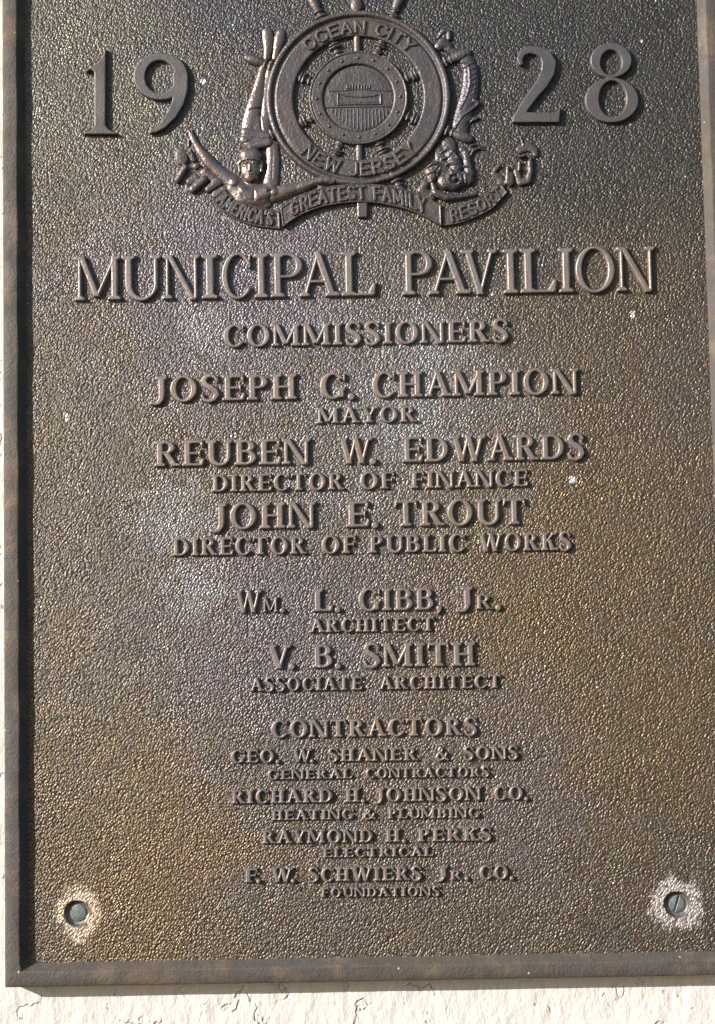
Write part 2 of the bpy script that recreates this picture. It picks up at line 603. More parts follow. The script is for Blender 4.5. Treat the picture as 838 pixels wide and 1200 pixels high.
    if ch == ',':
        return [('s', [(.13, .08, t * .6), (.14, -.02, t * .4), (.08, -.16, t * .15)])], .25
    if ch == "'":
        return [('s', [(.08, .92, t * .5), (.06, .75, t * .25)])], .18
    raise ValueError(ch)


def plain_glyph(ch, t):
    """unserifed letters of the seal"""
    k = t / 2
    P = {'A': ([[(.08, 0), (.4, 1), (.72, 0)], [(.2, .35), (.6, .35)]], .8), 'C': ([[(.7, .8), (.55, .97), (.3, .97), (.1, .75), (.1, .25), (.3, .03), (.55, .03), (.7, .2)]], .78),
         'E': ([[(.62, 0), (.1, 0), (.1, 1), (.62, 1)], [(.1, .5), (.52, .5)]], .68), 'F': ([[(.1, 0), (.1, 1), (.62, 1)], [(.1, .5), (.52, .5)]], .66),
         'G': ([[(.7, .8), (.55, .97), (.3, .97), (.1, .75), (.1, .25), (.3, .03), (.55, .03), (.7, .2), (.7, .48), (.45, .48)]], .8),
         'I': ([[(.12, 0), (.12, 1)]], .24), 'J': ([[(.42, 1), (.42, .2), (.3, .02), (.15, .04), (.06, .2)]], .52), 'L': ([[(.1, 1), (.1, 0), (.6, 0)]], .64),
         'M': ([[(.08, 0), (.14, 1), (.46, .2), (.78, 1), (.84, 0)]], .92), 'N': ([[(.1, 0), (.1, 1), (.66, 0), (.66, 1)]], .76),
         'O': ([[(.4, .98), (.18, .88), (.08, .5), (.18, .12), (.4, .02), (.62, .12), (.72, .5), (.62, .88), (.4, .98)]], .8),
         'R': ([[(.1, 0), (.1, 1), (.45, 1), (.6, .88), (.6, .65), (.45, .5), (.1, .5)], [(.38, .5), (.64, 0)]], .72),
         'S': ([[(.6, .85), (.45, .98), (.22, .97), (.1, .8), (.16, .6), (.5, .42), (.6, .22), (.48, .03), (.22, .02), (.08, .16)]], .68),
         'T': ([[(.35, 0), (.35, 1)], [(.05, 1), (.65, 1)]], .7), 'W': ([[(.06, 1), (.26, 0), (.5, .85), (.74, 0), (.94, 1)]], 1.0),
         'Y': ([[(.06, 1), (.36, .48), (.66, 1)], [(.36, .48), (.36, 0)]], .72), "'": ([[(.1, 1), (.08, .78)]], .2), ' ': ([], .42)}[ch]
    return [('s', [(x, y, k) for x, y in s]) for s in P[0]], P[1]


# ------------------------------------------------------------------ the wall (a thick slab behind the plaque)
def wall():
    t0 = 17.0
    u0, v0, u1, v1, d = -1700, -1700, 1700, 1700, 260
    v = [(u0, t0, v0), (u1, t0, v0), (u1, t0, v1), (u0, t0, v1), (u0, t0 + d, v0), (u1, t0 + d, v0), (u1, t0 + d, v1), (u0, t0 + d, v1)]
    f = [(0, 1, 2, 3), (5, 4, 7, 6), (4, 0, 3, 7), (1, 5, 6, 2), (3, 2, 6, 7), (4, 5, 1, 0)]
    o = link('stucco_wall', mesh_from(np.array(v, float) * S, np.array(f), False), M_WALL)
    o['label'] = 'white painted stucco wall with hairline cracks behind the bronze plaque'
    o['category'] = 'wall'


wall()

# ------------------------------------------------------------------ the plaque
U0, U1, V0, V1 = -413.5, 443.0, -537.5, 728.0      # outer edges
root = bpy.data.objects.new('plaque', None)
scene.collection.objects.link(root)
root.location = ((U0 + U1) / 2 * S, 17 * S, V0 * S)
root.empty_display_size = 0.05
root['label'] = 'weathered bronze dedication plaque with raised lettering and a ship wheel seal on the white wall'
root['category'] = 'plaque'
remember(root, Matrix.Translation(root.location))


def frame():
    prof = [(0, -16.9), (0, 8.0), (.6, 9.4), (2.0, 10.2), (9, 10.5), (15.8, 10.7), (17.2, 10.5), (18.2, 9.5), (23.4, 2.0), (24.6, .6), (25.6, -.6)]
    NU, NV = 90, 130
    verts, faces = [], []
    ring = None
    for ins, z in prof:
        a, b, c, d = U0 + ins, V0 + ins, U1 - ins, V1 - ins
        pts = [(a + (c - a) * i / NU, b) for i in range(NU)] + [(c, b + (d - b) * i / NV) for i in range(NV)] + \
              [(c - (c - a) * i / NU, d) for i in range(NU)] + [(a, d - (d - b) * i / NV) for i in range(NV)]
        st = len(verts)
        for u, v in pts:   # hand finished edges are never quite straight
            w = 0.5 * math.sin(u * .031 + v * .043 + ins) + .35 * math.sin(u * .11 - v * .087)
            verts.append((u + (w if 0 < ins < 25 and abs(u - a) + abs(u - c) > 0 else 0) * .6, -(z + .25 * w * (z > 5)), v + .5 * w * (0 < ins < 25)))
        k = len(pts)
        if ring is not None:
            for i in range(k):
                faces.append((ring + i, ring + (i + 1) % k, st + (i + 1) % k, st + i))
        ring = st
    link('border', mesh_from(np.array(verts) * S, np.array(faces), True), M_FRAME, root)


def countersink(p):
    n, vs_, fs = 48, [], []
    for r, z in ((15.7, .05), (15.0, -.5), (13.6, -5.6), (13.0, -6.0), (0.01, -6.2)):
        for k in range(n):
            t = 2 * math.pi * k / n
            s = r + (.25 * math.sin(3 * t + p[0]) + .15 * math.sin(7 * t)) * (r > 14.9)
            vs_.append((p[0] + math.cos(t) * s, -z, p[1] + math.sin(t) * s))
    for i in range(4):
        for k in range(n):
            q = (k + 1) % n
            fs.append((i * n + n + k, i * n + k, i * n + q, i * n + n + q))
    link('screw_hole', mesh_from(np.array(vs_) * S, np.array(fs), True), M_HOLE, root)


def panel():
    """the stippled field, with a countersunk hole for each screw"""
    parts = []
    a, b, c, d = U0 + 25, V0 + 25, U1 - 25, V1 - 25
    n, h = 48, 40
    cuts_u = sorted([a] + [x for p in HOLES for x in (p[0] - h, p[0] + h)] + [c])
    vs_, fs = [], []

    def quad(p):
        k = len(vs_)
        vs_.extend(p)
        fs.append((k, k + 1, k + 2, k + 3))
    for i in range(len(cuts_u) - 1):
        x0, x1 = cuts_u[i], cuts_u[i + 1]
        hole = [p for p in HOLES if x0 < p[0] < x1]
        if not hole or abs(x1 - x0 - 2 * h) > .5:
            quad([(x0, 0, b), (x1, 0, b), (x1, 0, d), (x0, 0, d)])
            continue
        p = hole[0]
        quad([(x0, 0, b), (x1, 0, b), (x1, 0, p[1] - h), (x0, 0, p[1] - h)])
        quad([(x0, 0, p[1] + h), (x1, 0, p[1] + h), (x1, 0, d), (x0, 0, d)])
        loops = []
        for r, z in ((None, 0), (15.4, 0)):
            L = []
            for k in range(n):
                t = 2 * math.pi * k / n
                cx, sy = math.cos(t), math.sin(t)
                if r is None:
                    s = h / max(abs(cx), abs(sy))
                else:
                    s = r + .25 * math.sin(3 * t + p[0]) + .15 * math.sin(7 * t)
                L.append((p[0] + cx * s, -z, p[1] + sy * s))
            loops.append(L)
        for k in range(n):
            q = (k + 1) % n
            quad([loops[1][k], loops[0][k], loops[0][q], loops[1][q]])
    link('field', mesh_from(np.array(vs_, float) * S, np.array(fs), False), M_PANEL, root)


frame()
panel()
for p in HOLES:
    countersink(p)


# ------------------------------------------------------------------ lettering
def word_glyphs(word, t, n, gap, small_from=None):
    """(items, x0) of each letter and the width of the word, cap height 1"""
    x, res = 0.0, []
    for i, ch in enumerate(word):
        it, w = glyph(ch.upper(), t, n)
        k = .68 if ch.islower() else 1.0
        if ch in '.,' and i and word[i - 1] in 'WVFP':
            x -= .16
        res.append((it, x, k))
        x += w * k + gap
    return res, x - gap


def text_line(words, cap, h, t, n, gap=.05, cell=.5):
    """words: (text, left pixel, right pixel, baseline pixel at the left, at the right)"""
    for text, xl, xr, yl, yr in words:
        parts = []
        gl, W = word_glyphs(text, t, n, gap)
        (ul, vl), (ur, vr) = atp((xl, yl)), atp((xr, yr))
        vcap = atp(((xl + xr) / 2, (yl + yr) / 2 - cap))[1] - atp(((xl + xr) / 2, (yl + yr) / 2))[1]
        kx = (ur - ul) / W
        for it, x, k in gl:
            f = lambda gx, gy: (ul + (x + gx * k) * kx, vl + (vr - vl) * (x / W) + gy * k * vcap)
            parts.append(letter_data(map_items(it, f, min(kx, vcap) * k), h, cell))
        link('word', mesh_from(*join(parts)), M_LETTER, root)


def title_letter(ch, xl, xr, yb, cap):
    it, W = glyph(ch, .175, .09)
    (ul, vl), (ur, _) = atp((xl, yb)), atp((xr, yb))
    vcap = atp((xl, yb - cap))[1] - vl
    k = (ur - ul) / W
    link('letter', mesh_from(*letter_data(map_items(it, lambda gx, gy: (ul + gx * k, vl + gy * vcap), min(k, vcap)), 5.2, .6)), M_LETTER, root)


for ch, xl, xr in (('M', 88, 143.2), ('U', 142.5, 190), ('N', 191, 236), ('I', 236.5, 256.6), ('C', 259, 296), ('I', 298, 315.4), ('P', 317, 357), ('A', 350, 399), ('L', 400, 440.6),
                   ('P', 470.7, 509), ('A', 501, 552), ('V', 540, 585), ('I', 589.5, 608), ('L', 609.5, 652), ('I', 654.5, 673), ('O', 673, 722), ('N', 722.5, 768.5)):
    xm = (xl + xr) / 2
    title_letter(ch, xl, xr, 354.3 - (xm - 100) * .0175, 53)


def line(y, slope, cap, h, t, n, *words, gap=.05, cell=.5):
    """y: baseline pixel at x = 430"""
    text_line([(w, a, b, y + (a - 430) * slope, y + (b - 430) * slope) for w, a, b in words], cap, h, t, n, gap, cell)


line(404.8, -.0195, 27, 4.4, .245, .15, ('COMMISSIONERS', 261, 597))
line(467.5, -.0195, 31, 4.7, .24, .145, ('JOSEPH', 177, 349), ('G.', 374, 416), ('CHAMPION', 435, 678))
line(496.4, -.0175, 19.5, 4.3, .27, .17, ('MAYOR', 372, 489))
line(543.6, -.0175, 31, 4.7, .24, .145, ('REUBEN', 181, 364), ('W.', 397, 441), ('EDWARDS', 471, 686))
line(574.2, -.0175, 21, 4.3, .27, .17, ('DIRECTOR', 248, 404), ('OF', 421, 463), ('FINANCE', 481, 619))
line(618.4, -.0165, 31.5, 4.7, .24, .145, ('JOHN', 247, 370), ('E.', 405, 444), ('TROUT', 462, 617))
line(649, -.0150, 22, 4.3, .27, .17, ('DIRECTOR', 202, 360), ('OF', 376, 418), ('PUBLIC', 432, 546), ('WORKS', 561, 670))
line(716.5, -.0140, 27, 4.4, .245, .15, ('Wm.', 276, 334), ('L.', 366, 400), ('GIBB,', 419, 518), ('Jr.', 535, 588))
line(741, -.0130, 17, 4.3, .29, .185, ('ARCHITECT', 363, 510))
line(782.5, -.0130, 28.5, 4.4, .245, .15, ('V.', 313, 346), ('B.', 366, 400), ('SMITH', 425, 558))
line(808.8, -.0135, 16.5, 4.3, .29, .185, ('ASSOCIATE', 293, 425), ('ARCHITECT', 444, 588))
line(863.7, -.0140, 21.5, 4.0, .27, .17, ('CONTRACTORS', 317, 560))
line(892.3, -.0135, 16, 4.3, .29, .185, ('GEO.', 270, 328), ('W.', 343, 368), ('SHANER', 384, 490), ('&', 510, 526), ('SONS', 543, 608), cell=.42)
line(912.2, -.0135, 12.2, 4.0, .30, .20, ('GENERAL', 313, 413), ('CONTRACTORS', 428, 574), cell=.4)
line(940, -.0135, 17, 4.3, .29, .185, ('RICHARD', 271, 391), ('H.', 404, 428), ('JOHNSON', 440, 564), ('CO.', 578, 619), cell=.42)
line(960, -.0125, 12.6, 4.0, .30, .20, ('HEATING', 318, 415), ('&', 425, 441), ('PLUMBING', 454, 563), cell=.4)
line(987.3, -.0130, 16.3, 4.3, .29, .185, ('RAYMOND', 307, 438), ('H.', 451, 476), ('PERKS', 489, 577), cell=.42)
line(1004.3, -.0130, 11.6, 4.0, .30, .20, ('ELECTRICAL', 378, 508), cell=.4)
line(1032.4, -.0130, 17, 4.3, .29, .185, ('F.', 286, 306), ('W.', 318, 346), ('SCHWIERS', 361, 495), ('Jr.', 511, 550), ('CO.', 561, 602), cell=.42)
line(1050.8, -.0120, 11.5, 4.0, .30, .20, ('FOUNDATIONS', 376, 516), cell=.4)


# the year, drawn in a bigger hand
def numeral(items, sc, ox, oy, rr=1.6):
    f = lambda x, y: atp((ox + x / sc, oy + y / sc))
    link('numeral', mesh_from(*letter_data(map_items(items, f, 1.025 / sc), 5.6, .7, rr=rr)), M_NUMERAL, root)


def ring_item(cx, cy, rx, ry, ix, iy, jx, jy):
    return ('r', ell(cx, cy, rx, ry), ell(ix, iy, jx, jy))


numeral([('p', [(438, 198), (437, 540), (387, 540), (387, 303), (376, 293), (357, 305), (348, 292), (374, 279), (400, 260), (424, 226)]),
         ('p', [(345, 557), (482, 557), (482, 546), (452, 534), (437, 518), (387, 518), (375, 534), (345, 546)])], 3.4917, 0, 0)
numeral([ring_item(660, 318, 113, 99, 657, 320, 59, 65), ('s', [(740, 318, 34), (742, 370, 31), (730, 425, 27), (705, 475, 23), (668, 518, 17), (640, 538, 12), (620, 546, 8)])], 3.4917, 0, 0)
numeral([('s', [(68, 256, 11), (63, 238, 13), (76, 214, 15), (104, 202, 17), (138, 206, 20), (166, 224, 26), (179, 254, 30), (174, 292, 29), (152, 335, 26), (122, 372, 23), (92, 412, 22), (68, 452, 20), (56, 470, 20)]),
         ('p', [(30, 492), (221, 492), (228, 430), (219, 432), (206, 447), (180, 450), (96, 447), (60, 450), (34, 470)])], 3.379, 590, 0)
numeral([ring_item(424, 245, 84, 71, 424, 253, 40, 48), ring_item(427, 402, 108, 91, 430, 397, 52, 70)], 3.379, 590, 0)

# ------------------------------------------------------------------ the seal
WC = atp((420.0, 115.8))
WX = (atp((528.4, 115.8))[0] - atp((311.8, 115.8))[0]) / 2
WY = atp((421, 13.6))[1] - WC[1]


def wpt(ang, r):
    """point of the wheel: ang degrees clockwise from the top, r in wheel radii"""
    return (WC[0] + WX * r * math.sin(math.radians(ang)), WC[1] + WY * r * math.cos(math.radians(ang)))


def annulus(name, r0, r1, prof, parent, cell=.75, mat=M_SEAL, cx=0):
    def fn(U, V):
        rho = np.hypot((U - WC[0]) / WX, (V - WC[1]) / WY)
        sd = np.maximum(rho - r1, r0 - rho) * (WX + WY) / 2
        xs, zs = zip(*prof)
        return sd, np.interp(rho, xs, zs)
    return relief(name, fn, (WC[0] - WX * r1, WC[1] - WY * r1, WC[0] + WX * r1, WC[1] + WY * r1), cell, mat, parent)


rim = annulus('ship_wheel', .70, 1.0, [(.70, 3.2), (.715, 4.4), (.73, 4.6), (.885, 4.6), (.895, 4.2), (.905, 2.8), (.925, 2.8), (.935, 5.2), (.95, 6.4), (.968, 6.6), (.985, 6.0), (1.0, 3.4)], root)
remember(rim)
annulus('hub_ring', .375, .538, [(.375, 2.2), (.39, 4.2), (.40, 4.6), (.49, 4.8), (.50, 4.8), (.508, 4.2), (.515, 5.4), (.53, 5.4), (.538, 3.5)], rim, .65)
annulus('medallion', -1, .382, [(0, 2.6), (.30, 2.5), (.382, 1.9)], rim, .8)


def capsule_field(U, V, prims, T=.6):
    """smooth union of round-topped limbs: each prim is a chain of (u, v, r, z of its axis, roundness)"""
    sd = np.full(U.shape, 1e9)
    acc = np.zeros(U.shape)
    for ch in prims:
        if len(ch) == 1:
            ch = [ch[0], (ch[0][0] + .01,) + tuple(ch[0][1:])]
        bz = np.full(U.shape, -6.0)
        for p0, p1 in zip(ch[:-1], ch[1:]):
            x0, y0, r0, z0, k0 = p0
            x1, y1, r1, z1, k1 = p1
            ex, ey = x1 - x0, y1 - y0
            t = np.clip(((U - x0) * ex + (V - y0) * ey) / max(ex * ex + ey * ey, 1e-9), 0, 1)
            d = np.hypot(U - x0 - t * ex, V - y0 - t * ey)
            r = r0 + t * (r1 - r0)
            sd = np.minimum(sd, d - r)
            q = np.clip(1 - (d / r) ** 2, 0, 1)
            zz = z0 + t * (z1 - z0) + (k0 + t * (k1 - k0)) * np.sqrt(q)
            bz = np.maximum(bz, np.where(d < r, zz, -6.0))
        acc += np.exp(np.clip(bz / T, -40, 40))
    return sd, T * np.log(acc + 1e-12)


def figure(name, prims, parent, mat=M_FIGURE, cell=.55, carve=(), T=.6, conv=True):
    """prims in photograph pixels of the plaque's face"""
    def cv(p):
        u, v = atp(p[:2]) if conv else p[:2]
        r = p[2] * (1.025 if conv else 1)
        return (u, v, r, p[3] if len(p) > 3 else 0.0, p[4] if len(p) > 4 else p[2] * .8)
    ch = [[cv(p) for p in c] for c in prims]
    cvs = [[atp(p[:2]) + tuple(p[2:]) if conv else p for p in c] for c in carve]

    def fn(U, V):
        sd, z = capsule_field(U, V, ch, T)
        for c in cvs:
            dep = c[0][3]
            s = sd_stroke(U, V, [p[:3] for p in c])
            z = z - dep * np.clip(.6 - s / 2.0, 0, 1) ** 1.5
        return sd, np.maximum(z, .3)
    allp = [p for c in ch for p in c]
    box = (min(p[0] - p[2] for p in allp), min(p[1] - p[2] for p in allp), max(p[0] + p[2] for p in allp), max(p[1] + p[2] for p in allp))
    return relief(name, fn, box, cell, mat, parent)


def on_wheel(ang, r, w, z, k):
    return (*wpt(ang, r), w, z, k)


def collar(a, r, half, w, z, k):
    da = math.degrees(half / (r * WX))
    return [on_wheel(a - da, r, w, z, k), on_wheel(a, r, w, z + .5, k + .6), on_wheel(a + da, r, w, z, k)]


for a in (22.5, 67.5, 112.5, 157.5, 202.5, 247.5, 292.5, 337.5):       # turned spokes, and their grips outside the rim
    figure('spoke', [[on_wheel(a, .53, 4.6, .2, 2.8), on_wheel(a, .58, 4.0, .2, 2.4), on_wheel(a, .62, 3.6, .2, 2.0), on_wheel(a, .71, 4.6, .2, 2.6)],
                     collar(a, .572, 4.4, 1.6, 1.2, 2.2), collar(a, .638, 5.6, 1.9, 1.6, 2.6), collar(a, .672, 5.0, 1.5, 1.4, 2.4)], rim, M_SEAL, .5, T=.3, conv=False)
    figure('grip', [[on_wheel(a, .99, 4.4, .4, 3.2), on_wheel(a, 1.07, 4.2, .4, 3.2), on_wheel(a, 1.10, 5.0, .4, 4.0), on_wheel(a, 1.17, 6.4, .4, 5.0), on_wheel(a, 1.24, 6.6, .4, 5.0), on_wheel(a, 1.285, 5.6, .3, 4.2)],
                    collar(a, 1.025, 5.2, 2.2, 1.4, 3.0), collar(a, 1.085, 4.6, 1.5, 1.6, 2.8)], rim, M_SEAL, .5, T=.3, conv=False)
for i in range(16):
    figure('rivet', [[on_wheel(i * 22.5, .452, 2.1, 4.3, 1.9)]], rim, M_SEAL, .35, conv=False)
# the upright staff behind the wheel
for prims in ([[on_wheel(0, .53, 4.8, 0, 3.8), on_wheel(0, .71, 4.8, 0, 3.8)]], [[on_wheel(180, .53, 4.8, 0, 3.8), on_wheel(180, .71, 4.8, 0, 3.8)]],
              [[on_wheel(0, .99, 6.0, 0, 4.2), on_wheel(0, 1.25, 5.0, 0, 4.0)], [on_wheel(0, 1.055, 8.0, .5, 4.6), on_wheel(0, 1.075, 8.0, .5, 4.6)]]):
    figure('staff', prims, rim, M_SEAL, .6, conv=False)
stub = letter_data([('p', [atp(p) for p in ((417.5, 232), (431.5, 232), (431, 256), (418.5, 256.5))])], 4.2, .6)
link('staff_foot', mesh_from(*stub), M_FIGURE, rim)


def arc_text(text, mid, span, r, size, inward, t=.27):
    """plain letters round the rim; ang clockwise from the top"""
    gl, x = [], 0
    for ch in text:
        it, w = plain_glyph(ch, t)
        gl.append((it, x))
        x += w + .12
    W = x - .12
    parts = []
    for it, x0 in gl:
        if not it:
            continue

        def f(gx, gy):
            s = (x0 + gx) / W - .5
            return wpt(mid + span * s, r - size / 2 + gy * size) if not inward else wpt(mid - span * s, r + size / 2 - gy * size)
        parts.append(letter_data(map_items(it, f, size * WX), 2.3, .4, 4.4, 3.0, 1.1))
    link('rim_lettering', mesh_from(*join(parts)), M_SEAL, rim)


arc_text('OCEAN CITY', 2, 92, .807, .125, False)
arc_text('NEW JERSEY', 180, 92, .815, .135, True)

# the pier and its pavilion on the medallion
Z5 = lambda x, y: (340 + x / 5.2375, 50 + y / 5.2375)


def pl(*pts, r=.8, z=2.3, k=1.1):
    return [(*Z5(x, y), r, z, k) for x, y in pts]


pier = [pl((218, 402), (638, 395), r=.9), pl((293, 318), (294, 388), r=1.3, k=1.7), pl((556, 318), (557, 380), r=1.3, k=1.7),
        pl((238, 302), (330, 300), (400, 292), (470, 294), (560, 300), (615, 300), r=.7), pl((300, 318), (340, 332), (430, 338), (510, 332), (560, 318), r=1.0, k=1.4),
        pl((306, 362), (548, 358), r=4.2, z=1.6, k=1.6), pl((306, 384), (548, 382), r=1.0, k=1.5)]
pier += [pl((x, 286), (x + 1, 262 + (i % 2) * 6), r=1.0, k=1.5) for i, x in enumerate((350, 366, 384, 400, 420, 440, 456, 472, 488))]
for i in range(17):                                  # ripples of the water fanning out in front
    x = 262 + i * 22
    yb = 540 - abs(i - 8) ** 1.7 * 3.2
    pier.append(pl((x, 412), (428 + (x - 428) * (1.0 + .06 * (yb - 412) / 100), yb), r=.75, k=1.0))
figure('pier_scene', pier, rim, M_SEAL, .4, T=.25)

# ribbon with the motto -------------------------------------------------
mid_t = [(328.6, 245), (348.6, 230.5), (377, 220.5), (415.5, 215.8), (446, 217), (480, 224), (501, 231.5), (517, 241.5)]
mid_b = [(331.5, 268), (348.6, 255), (377, 243.5), (415.5, 238), (446, 239.5), (480, 247.5), (497, 255), (518, 267)]
lef_t = [(262, 222), (272, 231), (285, 237.5), (300, 242.5), (328, 248)]
lef_b = [(247.5, 234), (259, 247.5), (277.5, 259.5), (300, 266.5), (329, 269.5)]
rig_t = [(517, 246), (535, 242), (550, 236.5), (570, 227), (586, 214.5)]
rig_b = [(519, 266), (537, 263.5), (553, 258), (576, 247), (595, 226.5)]


def spline(pts, n=40):
    p = np.array([atp(q) for q in pts])
    s = np.concatenate([[0], np.cumsum(np.hypot(*np.diff(p, axis=0).T))])
    t = np.linspace(0, s[-1], n)
    q = np.stack([np.interp(t, s, p[:, 0]), np.interp(t, s, p[:, 1])], -1)
    for _ in range(6):
        q[1:-1] = (q[:-2] + 2 * q[1:-1] + q[2:]) / 4
    return q


def ribbon_piece(top, bot, z0, z1):
    a, b = spline(top), spline(bot)
    poly = [tuple(p) for p in a] + [tuple(p) for p in b[::-1]]

    def fn(U, V):
        sd = sd_poly(U, V, poly)
        e = np.clip(-sd, 0, 9)
        z = z0 + (z1 - z0) * np.clip((U - a[0, 0]) / (a[-1, 0] - a[0, 0]), 0, 1)
        return sd, z + np.where(e < 1.6, .9 * np.sqrt(np.clip(e / 1.0, 0, 1)), .9 - .9 * np.clip((e - 1.6) / 1.0, 0, 1))
    xs, ys = zip(*poly)
    return relief_data(fn, (min(xs), min(ys), max(xs), max(ys)), .6, -1.3)


rb = link('ribbon', mesh_from(*join([ribbon_piece(lef_t, lef_b, 3.2, 2.6), ribbon_piece(mid_t, mid_b, 5.2, 5.2), ribbon_piece(rig_t, rig_b, 2.6, 3.4)])), M_SEAL, root)
remember(rb)


def ribbon_text(text, top, bot, s0, s1, z0, lo=.19, hi=.83, t=.27):
    a, b = spline(top), spline(bot)
    n = len(a) - 1
    gl, x = [], 0
    for ch in text:
        it, w = plain_glyph(ch, t)
        gl.append((it, x))
        x += w + .14
    W = x - .14
    parts = []
    hgt = np.hypot(*(a[n // 2] - b[n // 2])) * (hi - lo)
    for it, x0 in gl:
        if not it:
            continue

        def f(gx, gy):
            s = (s0 + (s1 - s0) * (x0 + gx) / W) * n
            i = min(int(s), n - 1)
            A = a[i] + (a[i + 1] - a[i]) * (s - i)
            B = b[i] + (b[i + 1] - b[i]) * (s - i)
            q = B + (A - B) * (lo + (hi - lo) * gy)
            return (float(q[0]), float(q[1]))
        parts.append(letter_data(map_items(it, f, hgt), 2.3, .36, z0, z0 - 1.2, 1.0))
    link('motto_lettering', mesh_from(*join(parts)), M_SEAL, rb)


ribbon_text("AMERICA'S", lef_t, lef_b, .07, .90, 2.8)
ribbon_text('GREATEST FAMILY', mid_t, mid_b, .07, .89, 5.1)
ribbon_text('RESORT', rig_t, rig_b, .12, .93, 2.9)

Zl = lambda x, y: (200 + x / 8.38, 140 + y / 8.38)
Zr = lambda x, y: (550 + x / 8.38, 150 + y / 8.38)


def ch(Z, *pts):
    return [(*Z(p[0], p[1]), *p[2:]) for p in pts]


figure('ribbon_end', [ch(Zl, (105, 350, 7.5, 2.5, 1.8), (112, 395, 7.5, 2.5, 1.8)), ch(Zl, (145, 480, 4.6, 1.5, 4.0), (70, 600, 4.4, 1.5, 4.0)),
                      ch(Zl, (330, 600, 5.5, 1.5, 4.5), (225, 690, 5.5, 1.5, 4.5)), ch(Zl, (190, 610, 4.5, 1.0, 1.2), (260, 570, 4.5, 1.0, 1.2)),
                      ch(Zl, (255, 465, 4.2, 2.2, 2.2)), ch(Zl, (185, 325, 3.6, 1.5, 3.0), (225, 400, 3.4, 1.5, 2.0)), ch(Zl, (200, 480, 4.5, .6, 1.0), (330, 540, 6.0, .6, 1.2)),
                      ch(Zl, (375, 690, 4.6, 1.4, 3.2), (470, 620, 6.0, 1.4, 3.0)), ch(Zl, (340, 520, 5.0, 1.2, 2.2), (450, 600, 6.0, 1.2, 2.2)), ch(Zl, (440, 740, 4.6, 1.5, 1.6), (530, 690, 4.6, 1.5, 1.6))],
       rb, M_SEAL, .5, carve=[[(*Zl(215, 490), .7, 1.8), (*Zl(300, 580), .7, 1.8)], [(*Zl(160, 300), .8, 2), (*Zl(200, 350), .8, 2)]])
figure('ribbon_end', [ch(Zr, (375, 395, 2.2, 2.5, 3.0), (372, 540, 3.2, 2.5, 2.6)), ch(Zr, (400, 470, 4.8, 2.0, 3.0), (400, 545, 4.6, 2.0, 3.0)), ch(Zr, (255, 410, 3.2, 1.2, 2.0), (290, 380, 2.6, 1.2, 2.0)),
                      ch(Zr, (235, 450, 3.0, 1.0, 1.6), (300, 500, 4.6, .8, 1.4), (320, 560, 4.6, .8, 1.8)), ch(Zr, (460, 430, 3.8, 1.2, 2.4), (500, 540, 4.6, 1.2, 2.6), (575, 520, 4.6, 1.2, 3.0), (600, 430, 3.6, 1.4, 3.0), (595, 340, 3.4, 1.8, 3.0)),
                      ch(Zr, (488, 420, 2.0, 2.5, 2.4), (490, 350, 2.2, 2.5, 2.4)), ch(Zr, (465, 270, 2.0, 2.4, 2.8), (500, 290, 2.2, 2.4, 2.8), (560, 272, 2.0, 2.4, 2.8), (605, 305, 2.2, 2.4, 2.8)),
                      ch(Zr, (500, 215, 5.0, .8, 1.6), (580, 180, 6.0, .8, 2.0), (640, 220, 5.0, .8, 2.4), (650, 265, 3.6, .8, 2.4)), ch(Zr, (540, 400, 4.0, .3, .8)),
                      ch(Zr, (500, 90, 1.4, .6, 1.8), (530, 170, 1.7, 1.2, 2.0))], rb, M_SEAL, .5)

